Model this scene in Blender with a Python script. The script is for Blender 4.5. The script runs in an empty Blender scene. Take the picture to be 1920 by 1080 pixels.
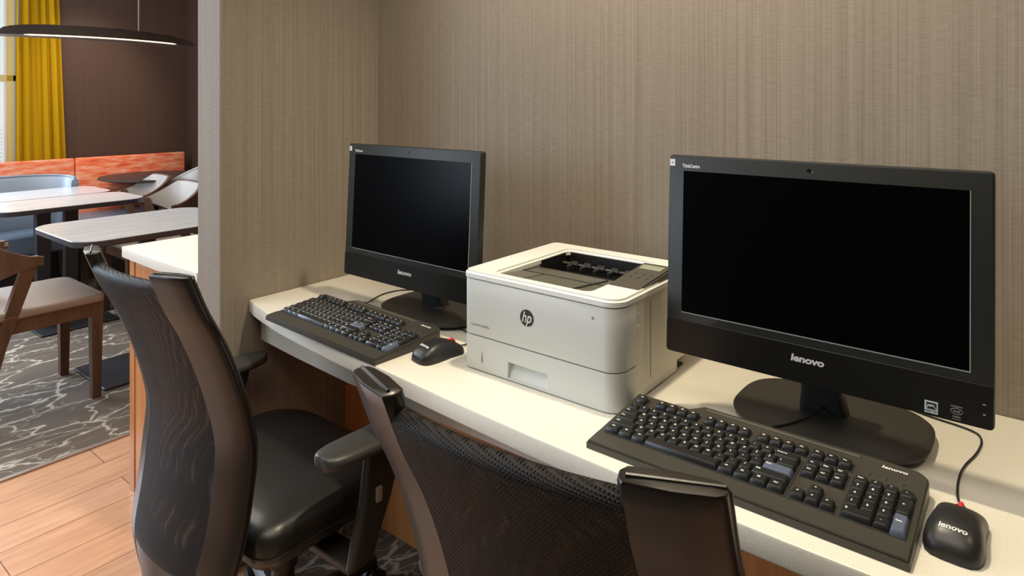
import bpy, bmesh, math, random
from mathutils import Vector, Matrix, Euler
random.seed(7)
PI = math.pi
SC = bpy.context.scene
COL = SC.collection

# ------------------------------------------------------------------ camera
cam_d = bpy.data.cameras.new('camera')
cam_d.sensor_width = 36.0
cam_d.lens = 1230.0 / 1920.0 * 36.0
cam_d.shift_y = (190 - 540) / 1920.0
cam_d.clip_start = 0.02
cam = bpy.data.objects.new('camera', cam_d)
COL.objects.link(cam)
cam.location = (1.748, -1.475, 1.315)
cam.rotation_euler = (PI/2, 0, math.radians(38.3))
SC.camera = cam

# ------------------------------------------------------------------ colour management
SC.view_settings.view_transform = 'Standard'
SC.view_settings.look = 'None'
SC.view_settings.gamma = 1.0
SC.view_settings.exposure = 0.40
SC.view_settings.use_curve_mapping = False

# ------------------------------------------------------------------ world (daylight outside the window)
W = bpy.data.worlds.new('world'); SC.world = W; W.use_nodes = True
bgn = W.node_tree.nodes['Background']
bgn.inputs[0].default_value = (0.62, 0.80, 1.0, 1)
bgn.inputs[1].default_value = 1.4

# ------------------------------------------------------------------ lights of the room, with an added floor fill
def area(name, loc, rot, size, power, col, sy=None, spread=None):
    d = bpy.data.lights.new(name, 'AREA')
    d.energy = power; d.color = col; d.size = size
    if sy: d.shape = 'RECTANGLE'; d.size_y = sy
    if spread: d.spread = spread
    o = bpy.data.objects.new(name, d); COL.objects.link(o)
    o.location = loc; o.rotation_euler = rot
    return o
def spot(name, loc, target, power, col, angle, blend=.6, r=.05):
    d = bpy.data.lights.new(name, 'SPOT')
    d.energy = power; d.color = col; d.spot_size = math.radians(angle); d.spot_blend = blend
    d.shadow_soft_size = r
    o = bpy.data.objects.new(name, d); COL.objects.link(o)
    o.location = loc
    o.rotation_euler = (Vector(target)-Vector(loc)).to_track_quat('-Z', 'Y').to_euler()
    return o
WARM = (1.0, .87, .63)
SOFT = (1.0, .91, .77)
COOL = (.70, .84, 1.0)
spot('downlight_desk', (1.10, -.34, 2.55), (1.10, -.24, .75), 66, WARM, 118, .8, .045)
spot('downlight_desk_right', (2.45, -.42, 2.55), (2.4, -.35, .75), 15, WARM, 118, .8, .06)
spot('added_floor_fill', (-.3, -2.3, 2.6), (-.3, -2.2, 0), 32, WARM, 80, .8, .08)  # added warm fill: brightens the floor that the chair wings reflect
area('ceiling_wash', (1.1, -1.5, 2.6), (0, 0, 0), 1.6, 17, SOFT, 1.2)
area('daylight_behind', (-1.5, -3.9, 1.7), (math.radians(82), 0, math.radians(-22)), 2.2, 85, COOL, 1.8)
spot('downlight_floor', (-.75, -1.35, 2.6), (-.75, -1.2, 0), 13, WARM, 90, .8, .08)
area('window_daylight', (-3.98, -1.3, 1.55), (0, math.radians(-90), 0), 1.5, 120, COOL, 2.0)
area('dining_ceiling', (-2.3, -.6, 2.62), (0, 0, 0), 1.6, 34, SOFT, 1.6)
spot('downlight_dining_wall', (-2.9, .55, 2.6), (-4.1, .50, 1.25), 60, (1, .84, .66), 48, .9, .05)
spot('downlight_counter', (-.42, -.28, 2.6), (-.42, -.28, .8), 25, SOFT, 75, .8, .05)

# ------------------------------------------------------------------ mesh helpers
def new(): return bmesh.new()
def join(dst, src, M=None, mi=0):
    if M is not None: bmesh.ops.transform(src, matrix=M, verts=src.verts)
    if mi is not None:
        for f in src.faces: f.material_index = mi
    me = bpy.data.meshes.new('tmp'); src.to_mesh(me); src.free()
    dst.from_mesh(me); bpy.data.meshes.remove(me)
    return dst
def add_box(bm, lo, hi, bev=0, seg=2, M=None, mi=0):
    t = new(); bmesh.ops.create_cube(t, size=1)
    s = [hi[i]-lo[i] for i in range(3)]
    bmesh.ops.transform(t, matrix=Matrix.Translation([(hi[i]+lo[i])/2 for i in range(3)]) @ Matrix.Diagonal((*s, 1)), verts=t.verts)
    if bev: bmesh.ops.bevel(t, geom=t.edges[:], offset=min(bev, min(s)*.49), segments=seg, profile=.5, affect='EDGES')
    return join(bm, t, M, mi)
def add_prism(bm, pts, z0, z1, bev=0, seg=2, M=None, mi=0, bev_vert=False):
    t = new()
    vs = [t.verts.new((p[0], p[1], z0)) for p in pts]
    f = t.faces.new(vs)
    r = bmesh.ops.extrude_face_region(t, geom=[f])
    for v in [g for g in r['geom'] if isinstance(g, bmesh.types.BMVert)]: v.co.z = z1
    bmesh.ops.recalc_face_normals(t, faces=t.faces)
    if bev:
        es = [e for e in t.edges if abs(e.verts[0].co.z-e.verts[1].co.z) < 1e-6 or bev_vert]
        bmesh.ops.bevel(t, geom=es, offset=bev, segments=seg, profile=.5, affect='EDGES')
    return join(bm, t, M, mi)
def add_ring_prism(bm, outer, inner, z0, z1, M=None, mi=0):
    """plate with a hole: outer and inner have the same number of points"""
    t = new(); n = len(outer)
    A = [[t.verts.new((p[0], p[1], z)) for p in L] for L, z in ((outer, z0), (outer, z1), (inner, z1), (inner, z0))]
    for k in range(4):
        a, b = A[k], A[(k+1) % 4]
        for i in range(n):
            t.faces.new((a[i], a[(i+1) % n], b[(i+1) % n], b[i]))
    bmesh.ops.recalc_face_normals(t, faces=t.faces)
    return join(bm, t, M, mi)
def rrect(x0, y0, x1, y1, r, n=6):
    if not hasattr(r, '__len__'): r = (r,)*4
    out = []
    for (cx, cy, a0, rr) in ((x1-r[0], y0+r[0], -90, r[0]), (x1-r[1], y1-r[1], 0, r[1]), (x0+r[2], y1-r[2], 90, r[2]), (x0+r[3], y0+r[3], 180, r[3])):
        for k in range(n+1):
            a = math.radians(a0+90*k/n)
            out.append((cx+rr*math.cos(a), cy+rr*math.sin(a)))
    return out
def add_loft(bm, rings, cap=True, M=None, mi=0, closed=True):
    t = new(); R = [[t.verts.new(p) for p in r] for r in rings]
    n = len(R[0])
    for a, b in zip(R, R[1:]):
        for i in range(n if closed else n-1):
            t.faces.new((a[i], a[(i+1) % n], b[(i+1) % n], b[i]))
    if cap and closed:
        t.faces.new(list(reversed(R[0]))); t.faces.new(R[-1])
    bmesh.ops.recalc_face_normals(t, faces=t.faces)
    return join(bm, t, M, mi)
def add_tube(bm, pts, r, n=8, M=None, mi=0, smooth_it=0):
    P = [Vector(p) for p in pts]
    for _ in range(smooth_it):
        Q = [P[0]]
        for a, b in zip(P, P[1:]): Q += [a*.75+b*.25, a*.25+b*.75]
        Q.append(P[-1]); P = Q
    rings = []; up = Vector((0, 0, 1)); side = None
    for i, p in enumerate(P):
        d = (P[min(i+1, len(P)-1)]-P[max(i-1, 0)]).normalized()
        if side is None:
            side = d.cross(up)
            if side.length < .05: side = d.cross(Vector((1, 0, 0)))
        side = (side - d*side.dot(d)).normalized(); u2 = d.cross(side)
        rr = r[min(i, len(r)-1)] if hasattr(r, '__len__') else r
        rings.append([p+side*math.cos(2*PI*k/n)*rr+u2*math.sin(2*PI*k/n)*rr for k in range(n)])
    return add_loft(bm, rings, True, M, mi)
def add_cyl(bm, a, b, r, n=24, mi=0, r2=None):
    a, b = Vector(a), Vector(b)
    return add_tube(bm, [a, b], [r, r if r2 is None else r2], n, None, mi)
def add_lathe(bm, prof, n=32, M=None, mi=0):
    rings = [[(max(r, 1e-5)*math.cos(2*PI*k/n), max(r, 1e-5)*math.sin(2*PI*k/n), z) for k in range(n)] for r, z in prof]
    return add_loft(bm, rings, True, M, mi)
def obj(name, bm, mat, parent=None, label=None, ang=35, M=None):
    me = bpy.data.meshes.new(name)
    bmesh.ops.remove_doubles(bm, verts=bm.verts, dist=1e-6)
    if M is not None: bmesh.ops.transform(bm, matrix=M, verts=bm.verts)
    bm.to_mesh(me); bm.free()
    for m in (mat if isinstance(mat, (list, tuple)) else [mat]): me.materials.append(m)
    me.shade_smooth(); me.set_sharp_from_angle(angle=math.radians(ang))
    o = bpy.data.objects.new(name, me); COL.objects.link(o)
    if parent is not None: o.parent = parent
    if label: o['label'] = label
    return o
def tag(o, label, cat, group=None):
    o['label'] = label; o['category'] = cat
    if group: o['group'] = group
    return o
def thing(name, label, cat, loc=(0, 0, 0), rz=0, group=None):
    o = bpy.data.objects.new(name, None); COL.objects.link(o)
    o.empty_display_size = .05
    o.location = loc; o.rotation_euler = (0, 0, rz)
    return tag(o, label, cat, group)
def struct(name, bm, mat, parent=None, ang=35):
    o = obj(name, bm, mat, parent, None, ang)
    if parent is None: o['kind'] = 'structure'
    return o
def dup(root, loc, rz, label):
    r = root.copy(); COL.objects.link(r); r.location = loc; r.rotation_euler = (0, 0, rz); r['label'] = label
    def rec(src, dst):
        for ch in [c for c in src.children]:
            c = ch.copy(); COL.objects.link(c); c.parent = dst
            rec(ch, c)
    rec(root, r)
    return r
_tc = {}
def text_bm(s, size, shear=0, bold=0.0, extrude=0.0, align='CENTER', spacing=1.0):
    """lettering as a mesh in the xy plane"""
    key = (s, size, shear, bold, extrude, align, spacing)
    if key not in _tc:
        c = bpy.data.curves.new('t', 'FONT'); c.body = s; c.size = size; c.shear = shear; c.offset = bold
        c.extrude = extrude; c.align_x = align; c.align_y = 'CENTER'; c.space_character = spacing
        c.resolution_u = 3
        o = bpy.data.objects.new('t', c); COL.objects.link(o)
        dg = bpy.context.evaluated_depsgraph_get(); dg.update()
        me = bpy.data.meshes.new_from_object(o.evaluated_get(dg)); me.name = 'lettering'
        bpy.data.objects.remove(o); bpy.data.curves.remove(c)
        _tc[key] = me
    t = new(); t.from_mesh(_tc[key]); return t
def T(x, y, z): return Matrix.Translation((x, y, z))
def RX(d): return Matrix.Rotation(math.radians(d), 4, 'X')
def RY(d): return Matrix.Rotation(math.radians(d), 4, 'Y')
def RZ(d): return Matrix.Rotation(math.radians(d), 4, 'Z')
def S(x, y, z): return Matrix.Diagonal((x, y, z, 1))
def lerp(tab, z):
    """smooth table lookup"""
    if z <= tab[0][0]: return tab[0][1]
    for (a, va), (b, vb) in zip(tab, tab[1:]):
        if z <= b:
            return va+(vb-va)*(z-a)/(b-a)
    return tab[-1][1]
def crom(tab, z):
    n = len(tab)
    if z <= tab[0][0]: return tab[0][1]
    if z >= tab[-1][0]: return tab[-1][1]
    for i in range(n-1):
        if z <= tab[i+1][0]:
            x0, y0 = tab[i]; x1, y1 = tab[i+1]
            m0 = (tab[i+1][1]-tab[max(i-1, 0)][1])/(tab[i+1][0]-tab[max(i-1, 0)][0])
            m1 = (tab[min(i+2, n-1)][1]-y0)/(tab[min(i+2, n-1)][0]-x0)
            h = x1-x0; t = (z-x0)/h
            return (2*t**3-3*t*t+1)*y0+(t**3-2*t*t+t)*h*m0+(-2*t**3+3*t*t)*y1+(t**3-t*t)*h*m1

# ------------------------------------------------------------------ materials
def mat(name, col=(.5, .5, .5), rough=.5, metal=0, spec=.5, coat=0, emit=None, es=1, trans=0, alpha=1):
    m = bpy.data.materials.new(name); m.use_nodes = True
    b = m.node_tree.nodes['Principled BSDF']
    b.inputs['Base Color'].default_value = (*col, 1); b.inputs['Roughness'].default_value = rough
    b.inputs['Metallic'].default_value = metal; b.inputs['Specular IOR Level'].default_value = spec
    b.inputs['Coat Weight'].default_value = coat; b.inputs['Transmission Weight'].default_value = trans
    b.inputs['Alpha'].default_value = alpha
    if emit: b.inputs['Emission Color'].default_value = (*emit, 1); b.inputs['Emission Strength'].default_value = es
    m.diffuse_color = (*col, 1)
    return m
class N:
    def __init__(s, m): s.m = m; s.t = m.node_tree; s.b = s.t.nodes['Principled BSDF']
    def n(s, k, **kw):
        x = s.t.nodes.new(k)
        for a, v in kw.items(): setattr(x, a, v)
        return x
    def l(s, a, b): s.t.links.new(a, b)
    def coord(s, scale=(1, 1, 1), rot=(0, 0, 0), kind='Object'):
        tc = s.n('ShaderNodeTexCoord'); mp = s.n('ShaderNodeMapping')
        mp.inputs['Scale'].default_value = scale; mp.inputs['Rotation'].default_value = rot
        s.l(tc.outputs[kind], mp.inputs[0]); return mp.outputs[0]
    def noise(s, vec, scale, detail=2, rough=.5):
        x = s.n('ShaderNodeTexNoise'); x.inputs['Scale'].default_value = scale
        x.inputs['Detail'].default_value = detail; x.inputs['Roughness'].default_value = rough
        s.l(vec, x.inputs['Vector']); return x.outputs['Fac']
    def math(s, op, a, b=None, c=None):
        x = s.n('ShaderNodeMath', operation=op)
        for i, v in enumerate((a, b, c)):
            if v is None: continue
            if isinstance(v, (int, float)): x.inputs[i].default_value = v
            else: s.l(v, x.inputs[i])
        return x.outputs[0]
    def ramp(s, fac, stops):
        x = s.n('ShaderNodeValToRGB'); e = x.color_ramp.elements
        while len(e) < len(stops): e.new(.5)
        for i, (p, c) in enumerate(stops):
            e[i].position = p; e[i].color = (*c, 1) if len(c) == 3 else c
        s.l(fac, x.inputs[0]); return x.outputs[0]
    def mix(s, fac, a, b, mode='MIX'):
        x = s.n('ShaderNodeMix', data_type='RGBA', blend_type=mode)
        for k, v in (('Factor', fac), ('A', a), ('B', b)):
            i = [q for q in x.inputs if q.name == k and q.enabled][0]
            if isinstance(v, (int, float)): i.default_value = v
            elif isinstance(v, tuple): i.default_value = (*v, 1)
            else: s.l(v, i)
        return [q for q in x.outputs if q.enabled][0]
    def bump(s, h, st=.3, dist=.001):
        x = s.n('ShaderNodeBump'); x.inputs['Strength'].default_value = st; x.inputs['Distance'].default_value = dist
        s.l(h, x.inputs['Height']); s.l(x.outputs[0], s.b.inputs['Normal'])
    def base(s, c): s.l(c, s.b.inputs['Base Color'])

def wallpaper(name, c0, c1, rough=.75, spec=.25):
    m = mat(name, c0, rough, spec=spec); k = N(m)
    tc = k.n('ShaderNodeTexCoord'); sp = k.n('ShaderNodeSeparateXYZ'); k.l(tc.outputs['Object'], sp.inputs[0])
    s = k.math('ADD', sp.outputs[0], sp.outputs[1])
    def v(sx, sz):
        c = k.n('ShaderNodeCombineXYZ'); k.l(k.math('MULTIPLY', s, sx), c.inputs[0]); k.l(k.math('MULTIPLY', sp.outputs[2], sz), c.inputs[2]); return c.outputs[0]
    a = k.noise(v(260, 1.2), 1, 2, .6)
    b = k.noise(v(60, .5), 1, 3, .7)
    c = k.noise(v(35, 420), 1, 2, .6)
    e = k.noise(v(2.5, 2.5), 1, 2)
    f = k.math('ADD', k.math('MULTIPLY', a, .50), k.math('ADD', k.math('MULTIPLY', b, .16), k.math('MULTIPLY', c, .34)))
    k.base(k.mix(k.math('MULTIPLY', e, .25), k.ramp(f, [(.33, c0), (.66, c1)]), tuple(x*.86 for x in c0)))
    k.bump(f, .35, .0012)
    return m
M_WALL = wallpaper('woven_wallpaper', (.215, .176, .136), (.375, .316, .258))
M_WALLD = wallpaper('dark_brown_wallpaper', (.060, .030, .020), (.105, .060, .042), .5, .5)
M_CEIL = mat('ceiling_paint', (.72, .69, .64), .9)
M_PLAIN = mat('plain_wall_paint', (.075, .062, .052), .9)

def quartz():
    m = mat('cream_quartz', (.80, .74, .63), .32, spec=.5); k = N(m); v = k.coord()
    a = k.noise(v, 420, 2); b = k.noise(v, 9, 3)
    k.base(k.mix(k.math('MULTIPLY', b, .35), k.ramp(a, [(.3, (.73, .69, .58)), (.45, (.82, .785, .68)), (.75, (.87, .84, .74))]), (.76, .69, .57)))
    return m
M_QUARTZ = quartz()
M_APRON = mat('beige_laminate', (.50, .44, .36), .5)
def wood(name, c0, c1, axis='z', rough=.35, sc=1):
    m = mat(name, c0, rough); k = N(m)
    s = {'z': (14*sc, 14*sc, 1.1*sc), 'x': (1.1*sc, 14*sc, 14*sc), 'y': (14*sc, 1.1*sc, 14*sc)}[axis]
    v = k.coord(s); a = k.noise(v, 2.2, 5, .6); b = k.noise(v, 14, 2)
    f = k.math('ADD', k.math('MULTIPLY', a, .75), k.math('MULTIPLY', b, .25))
    k.base(k.ramp(f, [(.32, c0), (.68, c1)])); return m
M_ORANGE = wood('orange_veneer', (.42, .155, .045), (.60, .26, .09))
M_WALNUT = wood('walnut_wood', (.060, .030, .017), (.13, .068, .038), 'z', .4)
M_DKWOOD = wood('dark_stained_wood', (.030, .022, .018), (.060, .044, .035), 'z', .45)
M_TABLE = wood('pale_grey_oak_laminate', (.49, .46, .435), (.62, .585, .56), 'y', .16)
M_TABLE_EDGE = mat('dark_table_edge', (.035, .030, .034), .4)
M_METAL = mat('dark_bronze_metal', (.035, .033, .036), .42, metal=.3)

def floor_wood():
    m = mat('orange_floor_planks', (.6, .33, .18), .22); k = N(m)
    v = k.coord((1, 1, 1), (0, 0, PI/2)); v.node.inputs['Location'].default_value = (.1, .0225, 0)
    br = k.n('ShaderNodeTexBrick'); k.l(v, br.inputs['Vector'])
    br.inputs['Scale'].default_value = 1; br.inputs['Brick Width'].default_value = .62; br.inputs['Row Height'].default_value = .1455
    br.inputs['Mortar Size'].default_value = .0016; br.inputs['Mortar Smooth'].default_value = .2; br.offset = .37; br.offset_frequency = 2
    br.inputs['Color1'].default_value = (.62, .37, .24, 1); br.inputs['Color2'].default_value = (.565, .325, .20, 1)
    br.inputs['Mortar'].default_value = (.19, .09, .045, 1)
    g = k.noise(k.coord((16, 1.6, 1)), 3, 5, .6)
    k.base(k.mix(.75, br.outputs['Color'], k.ramp(g, [(.3, (.78, .72, .68)), (.7, (1.12, 1.08, 1.05))]), 'MULTIPLY'))
    k.bump(br.outputs['Fac'], -.15, .0008)
    return m
M_FLOOR = floor_wood()
def carpet(name, dark=1.0):
    m = mat(name, (.1, .1, .1), .95, spec=.1); k = N(m)
    n1 = k.n('ShaderNodeTexNoise'); n1.inputs['Scale'].default_value = 3.0; n1.inputs['Detail'].default_value = 3
    v = k.coord((4.2, 2.1, 1)); k.l(v, n1.inputs['Vector'])
    vm = k.n('ShaderNodeVectorMath', operation='MULTIPLY_ADD'); k.l(n1.outputs['Color'], vm.inputs[0]); vm.inputs[1].default_value = (.55, .55, 0); k.l(v, vm.inputs[2])
    def vor(sc, w0, w1):
        x = k.n('ShaderNodeTexVoronoi', feature='DISTANCE_TO_EDGE'); x.inputs['Scale'].default_value = sc; x.voronoi_dimensions = '2D'
        k.l(vm.outputs[0], x.inputs['Vector'])
        mr = k.n('ShaderNodeMapRange'); mr.inputs[1].default_value = w0; mr.inputs[2].default_value = w1; mr.inputs[3].default_value = 1; mr.inputs[4].default_value = 0
        k.l(x.outputs['Distance'], mr.inputs[0]); return mr.outputs[0]
    big = vor(1.5, .012, .045); small = vor(3.6, .012, .06)
    mask = k.ramp(k.noise(v, .9, 2), [(.40, (0, 0, 0)), (.60, (1, 1, 1))])
    line = k.math('MAXIMUM', big, k.math('MULTIPLY', small, k.math('MULTIPLY', mask, .55)))
    fuzz = k.noise(k.coord(), 380, 2, .7)
    line = k.math('MULTIPLY', line, k.ramp(fuzz, [(.3, (.5, .5, .5)), (.55, (1, 1, 1))]))
    thread = k.noise(k.coord((1, 9, 1)), 45, 3, .7)
    bg = k.mix(k.noise(v, 1.6, 3), (.070*dark, .050*dark, .038*dark), (.165*dark, .122*dark, .092*dark))
    bg = k.mix(k.math('MULTIPLY', thread, .6), bg, (.17*dark, .15*dark, .13*dark))
    k.base(k.mix(line, bg, (.50*dark, .44*dark, .36*dark)))
    k.bump(fuzz, .5, .003); return m
M_CARPET = carpet('crackle_pattern_carpet')
M_TRIMM = mat('metal_edge_strip', (.45, .42, .40), .35, metal=.7)

def banq():
    m = mat('coral_streaked_fabric', (.7, .2, .1), .8, spec=.2); k = N(m)
    v = k.coord((1, 2.2, 14)); a = k.noise(v, 3.2, 4, .65)
    b = k.noise(k.coord((1, 5, 30)), 3, 2)
    k.base(k.mix(k.math('MULTIPLY', b, .3), k.ramp(a, [(.32, (.62, .10, .05)), (.46, (.86, .20, .09)), (.55, (.85, .33, .19)), (.68, (.93, .52, .38))]), (.75, .12, .05)))
    return m
M_BANQ = banq()
M_VINYL = mat('blue_grey_vinyl', (.20, .24, .30), .38)
M_SEATPAD = mat('light_grey_vinyl', (.40, .36, .33), .35)
M_TAUPE = mat('taupe_vinyl', (.20, .165, .145), .45)
def curtain():
    m = mat('mustard_curtain', (.62, .38, .01), .85, spec=.1); k = N(m)
    tr = k.n('ShaderNodeBsdfTranslucent'); tr.inputs[0].default_value = (.75, .45, .02, 1)
    mx = k.n('ShaderNodeMixShader'); mx.inputs[0].default_value = .35
    out = k.t.nodes['Material Output']
    k.l(k.b.outputs[0], mx.inputs[1]); k.l(tr.outputs[0], mx.inputs[2]); k.l(mx.outputs[0], out.inputs[0])
    return m
M_CURTAIN = curtain()
def sheer():
    m = mat('mustard_sheer', (.62, .42, .06), .9, spec=.1); k = N(m)
    tr = k.n('ShaderNodeBsdfTransparent'); mx = k.n('ShaderNodeMixShader'); mx.inputs[0].default_value = .5
    out = k.t.nodes['Material Output']
    k.l(k.b.outputs[0], mx.inputs[1]); k.l(tr.outputs[0], mx.inputs[2]); k.l(mx.outputs[0], out.inputs[0])
    return m
M_SHEER = sheer()
def glass():
    m = mat('window_glass', (1, 1, 1), .02); k = N(m)
    tr = k.n('ShaderNodeBsdfTransparent'); gl = k.n('ShaderNodeBsdfGlossy'); gl.inputs['Roughness'].default_value = .02
    mx = k.n('ShaderNodeMixShader'); mx.inputs[0].default_value = .06
    k.l(tr.outputs[0], mx.inputs[1]); k.l(gl.outputs[0], mx.inputs[2]); k.l(mx.outputs[0], k.t.nodes['Material Output'].inputs[0])
    return m
M_GLASS = glass()
M_WHITEFR = mat('white_window_frame', (.7, .7, .68), .5)
M_LED = mat('warm_led_strip', (1, .8, .6), .5, emit=(1, .72, .46), es=1.6)
M_LAMP = wood('dark_lamp_wood', (.022, .015, .012), (.045, .028, .02), 'y', .4)

M_BLKPL = mat('black_textured_plastic', (.022, .021, .019), .42)
M_FOOT = mat('matte_black_stand_plastic', (.034, .031, .025), .5)
def bez():
    m = mat('charcoal_bezel_plastic', (.023, .024, .021), .40, spec=.35); k = N(m)
    k.bump(k.noise(k.coord(), 900, 1), .15, .0004); return m
M_BEZ = bez()
M_CHIN = mat('gloss_black_chin', (.010, .0095, .008), .22)
M_SCREEN = mat('black_lcd_screen', (.0012, .0012, .0015), .22, spec=.08)
M_SCRFR = mat('grey_screen_edge', (.25, .25, .24), .4)
M_LOGO = mat('silver_lettering', (.62, .61, .58), .4)
M_WHITE = mat('white_print', (.85, .85, .82), .5)
M_GREYPR = mat('grey_print', (.28, .27, .24), .6)
M_DGREY = mat('dark_print', (.02, .02, .018), .5)
def kbm():
    m = mat('keyboard_plastic', (.050, .046, .037), .38); k = N(m); k.bump(k.noise(k.coord(), 1400, 1), .25, .0003); return m
M_KBD = kbm()
M_KEY = mat('black_keycap', (.018, .018, .017), .34)
M_KEYBLUE = mat('slate_blue_keycap', (.105, .125, .185), .42)
M_LEG = mat('keycap_lettering', (.80, .80, .76), .5)
M_CORD = mat('black_cord', (.012, .012, .012), .4)
M_MOUSE = mat('matte_black_mouse_shell', (.020, .020, .020), .36)
M_RED = mat('red_scroll_wheel', (.75, .03, .05), .4)
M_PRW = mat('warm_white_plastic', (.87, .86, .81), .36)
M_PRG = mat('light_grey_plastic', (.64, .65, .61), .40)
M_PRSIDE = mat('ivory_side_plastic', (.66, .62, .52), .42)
M_PRTRAY = mat('grey_output_tray', (.115, .113, .090), .3)
M_PRDK = mat('dark_printer_interior', (.013, .012, .011), .4)
M_PRCP = mat('taupe_control_panel', (.085, .075, .060), .35)
M_LCD = mat('pale_lcd', (.33, .34, .24), .3)
M_SEAM = mat('panel_gap', (.16, .155, .13), .6)
def leather(name='black_leather', col=(.013, .012, .011), rough=.36):
    m = mat(name, col, rough, spec=.6); k = N(m); k.bump(k.noise(k.coord(), 260, 3), .12, .0006); return m
M_LEATH = leather()
M_WING = leather('dark_brown_black_leather', (.010, .007, .0055), .33)
M_ARM = mat('soft_grey_black_armpad', (.040, .038, .034), .42)
def mesh_fabric():
    m = mat('black_mesh_fabric', (.008, .0055, .0045), .55); k = N(m)
    tc = k.n('ShaderNodeTexCoord'); sp = k.n('ShaderNodeSeparateXYZ'); k.l(tc.outputs['Object'], sp.inputs[0])
    f = 2*PI/.0042; g = 2*PI/.0052
    x = k.math('SINE', k.math('MULTIPLY', sp.outputs[0], f)); zz = k.math('MULTIPLY', k.math('ADD', sp.outputs[2], k.math('MULTIPLY', sp.outputs[0], .12)), g)
    z = k.math('SINE', zz)
    p = k.math('MULTIPLY', x, z)
    al = k.math('LESS_THAN', p, .64)
    k.l(al, k.b.inputs['Alpha']); k.b.inputs['Specular IOR Level'].default_value = .25
    k.bump(k.math('ABSOLUTE', p), .6, .0012)
    return m
M_MESH = mesh_fabric()

# ================================================================== THE SETTING
b = new(); add_box(b, (-4.3, -4.2, -.05), (3.3, 1.5, 0)); struct('floor', b, M_FLOOR)
b = new(); add_box(b, (-4.1, -4.0, 0), (-1.05, 1.3, .008)); tag(obj('carpet', b, M_CARPET), 'dark brown carpet with pale crackle lines across the dining area', 'carpet')
b = new(); add_box(b, (.03, -.50, 0), (3.2, -.141, .003)); tag(obj('carpet', b, M_CARPET), 'dark patterned carpet strip under the white desk', 'carpet')
b = new(); add_box(b, (.6, -4.0, 0), (3.2, -1.35, .006)); tag(obj('carpet', b, M_CARPET), 'added dark carpet out of view behind the office chairs, darkening their reflections', 'carpet')  # unseen dark area, added to keep the near chair wing's reflection dark
b = new(); add_box(b, (-1.05, -4.0, 0), (-1.035, 1.3, .010), .002, 1); struct('trim_1', b, M_TRIMM)
b = new(); add_box(b, (-4.3, -4.2, 2.7), (3.3, 1.5, 2.76)); struct('ceiling', b, M_CEIL)
b = new(); add_box(b, (0.0, 0, 0), (3.3, .12, 2.7)); struct('wall_back', b, M_WALL)
b = new(); add_box(b, (-.13, -.556, 0), (0, 1.3, 2.7), .004, 1); struct('wall_partition', b, M_WALL)
b = new(); add_box(b, (3.2, -4.0, 0), (3.3, 0, 2.7)); struct('wall_right', b, M_PLAIN)
b = new(); add_box(b, (-4.2, -4.15, 0), (3.3, -4.0, 2.7)); struct('wall_front', b, M_PLAIN)
b = new(); add_box(b, (-4.2, 1.3, 0), (-.13, 1.42, 2.7)); struct('wall_dining', b, M_WALLD)
# left wall with window opening y -2.6..0.06, z .55..2.5
b = new()
add_box(b, (-4.22, .06, 0), (-4.1, 1.3, 2.7)); add_box(b, (-4.22, -4.0, 0), (-4.1, -2.6, 2.7))
add_box(b, (-4.22, -2.6, 0), (-4.1, .06, .55)); add_box(b, (-4.22, -2.6, 2.5), (-4.1, .06, 2.7))
struct('wall_left', b, M_WALLD)
b = new()
for y0, y1 in ((-2.6, -2.54), (.0, .06), (-1.33, -1.27)): add_box(b, (-4.2, y0, .55), (-4.14, y1, 2.5), .004, 1)
for z0, z1 in ((.55, .61), (2.44, 2.5), (1.46, 1.51)): add_box(b, (-4.2, -2.6, z0), (-4.14, .06, z1), .004, 1)
wn = struct('window_1', b, M_WHITEFR)
b = new(); add_box(b, (-4.175, -2.55, .6), (-4.17, .01, 2.45)); obj('glass_pane', b, M_GLASS, wn)
# horizontal blind slats in the lower part of the window
b = new()
for i in range(9): add_box(b, (-4.165, -2.5, .88+i*.028), (-4.145, -.02, .882+i*.028), M=None)
tag(obj('window_blind', b, mat('grey_blind', (.34, .36, .38), .6)), 'thin grey horizontal slats behind the sheer at the window', 'blind')
# curtain
def curtain_mesh(y0, y1, z0, z1, waves, amp, taper, x):
    bm = new(); n = waves*10; rows = 14; grid = []
    for j in range(rows+1):
        z = z0+(z1-z0)*j/rows; f = j/rows; r = []
        for i in range(n+1):
            u = i/n; y = y0+(y1-y0)*u+taper*(1-f)*u
            a = amp*(1-.25*f)
            r.append((x+a*math.sin(u*waves*2*PI+.4*math.sin(u*9+f*1.3))+.006*math.sin(u*23+f*3), y+.006*math.sin(u*waves*4*PI), z))
        grid.append(r)
    add_loft(bm, grid, False, closed=False); return bm
o = obj('curtain', curtain_mesh(.035, .29, .45, 2.60, 5, .022, .08, -4.056), M_CURTAIN, ang=60)
md = o.modifiers.new('thick', 'SOLIDIFY'); md.thickness = .002
tag(o, 'mustard yellow opaque curtain hanging in folds beside the window', 'curtain')
o = obj('curtain', curtain_mesh(-.9, .03, .45, 2.60, 9, .010, .0, -4.084), M_SHEER, ang=60)
tag(o, 'sheer yellow curtain panel drawn across the window', 'curtain')

# ================================================================== DINING AREA
# banquette
t = thing('banquette', 'long wall banquette with coral streaked back and blue grey seat', 'banquette', (-3.85, .2, .008))
def bqb(y0, y1):
    b = new(); add_box(b, (-.170, y0, .40), (-.125, y1, .872), .012, 3); return b
obj('backrest', bqb(-2.4, .188), M_BANQ, t); obj('backrest', bqb(.194, 1.02), M_BANQ, t)
b = new(); add_box(b, (-.14, -2.4, .36), (.21, 1.02, .45), .02, 3); obj('seat', b, M_VINYL, t)
b = new(); add_box(b, (-.17, -2.38, 0), (.17, 1.0, .36)); obj('base', b, M_DKWOOD, t)

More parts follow.
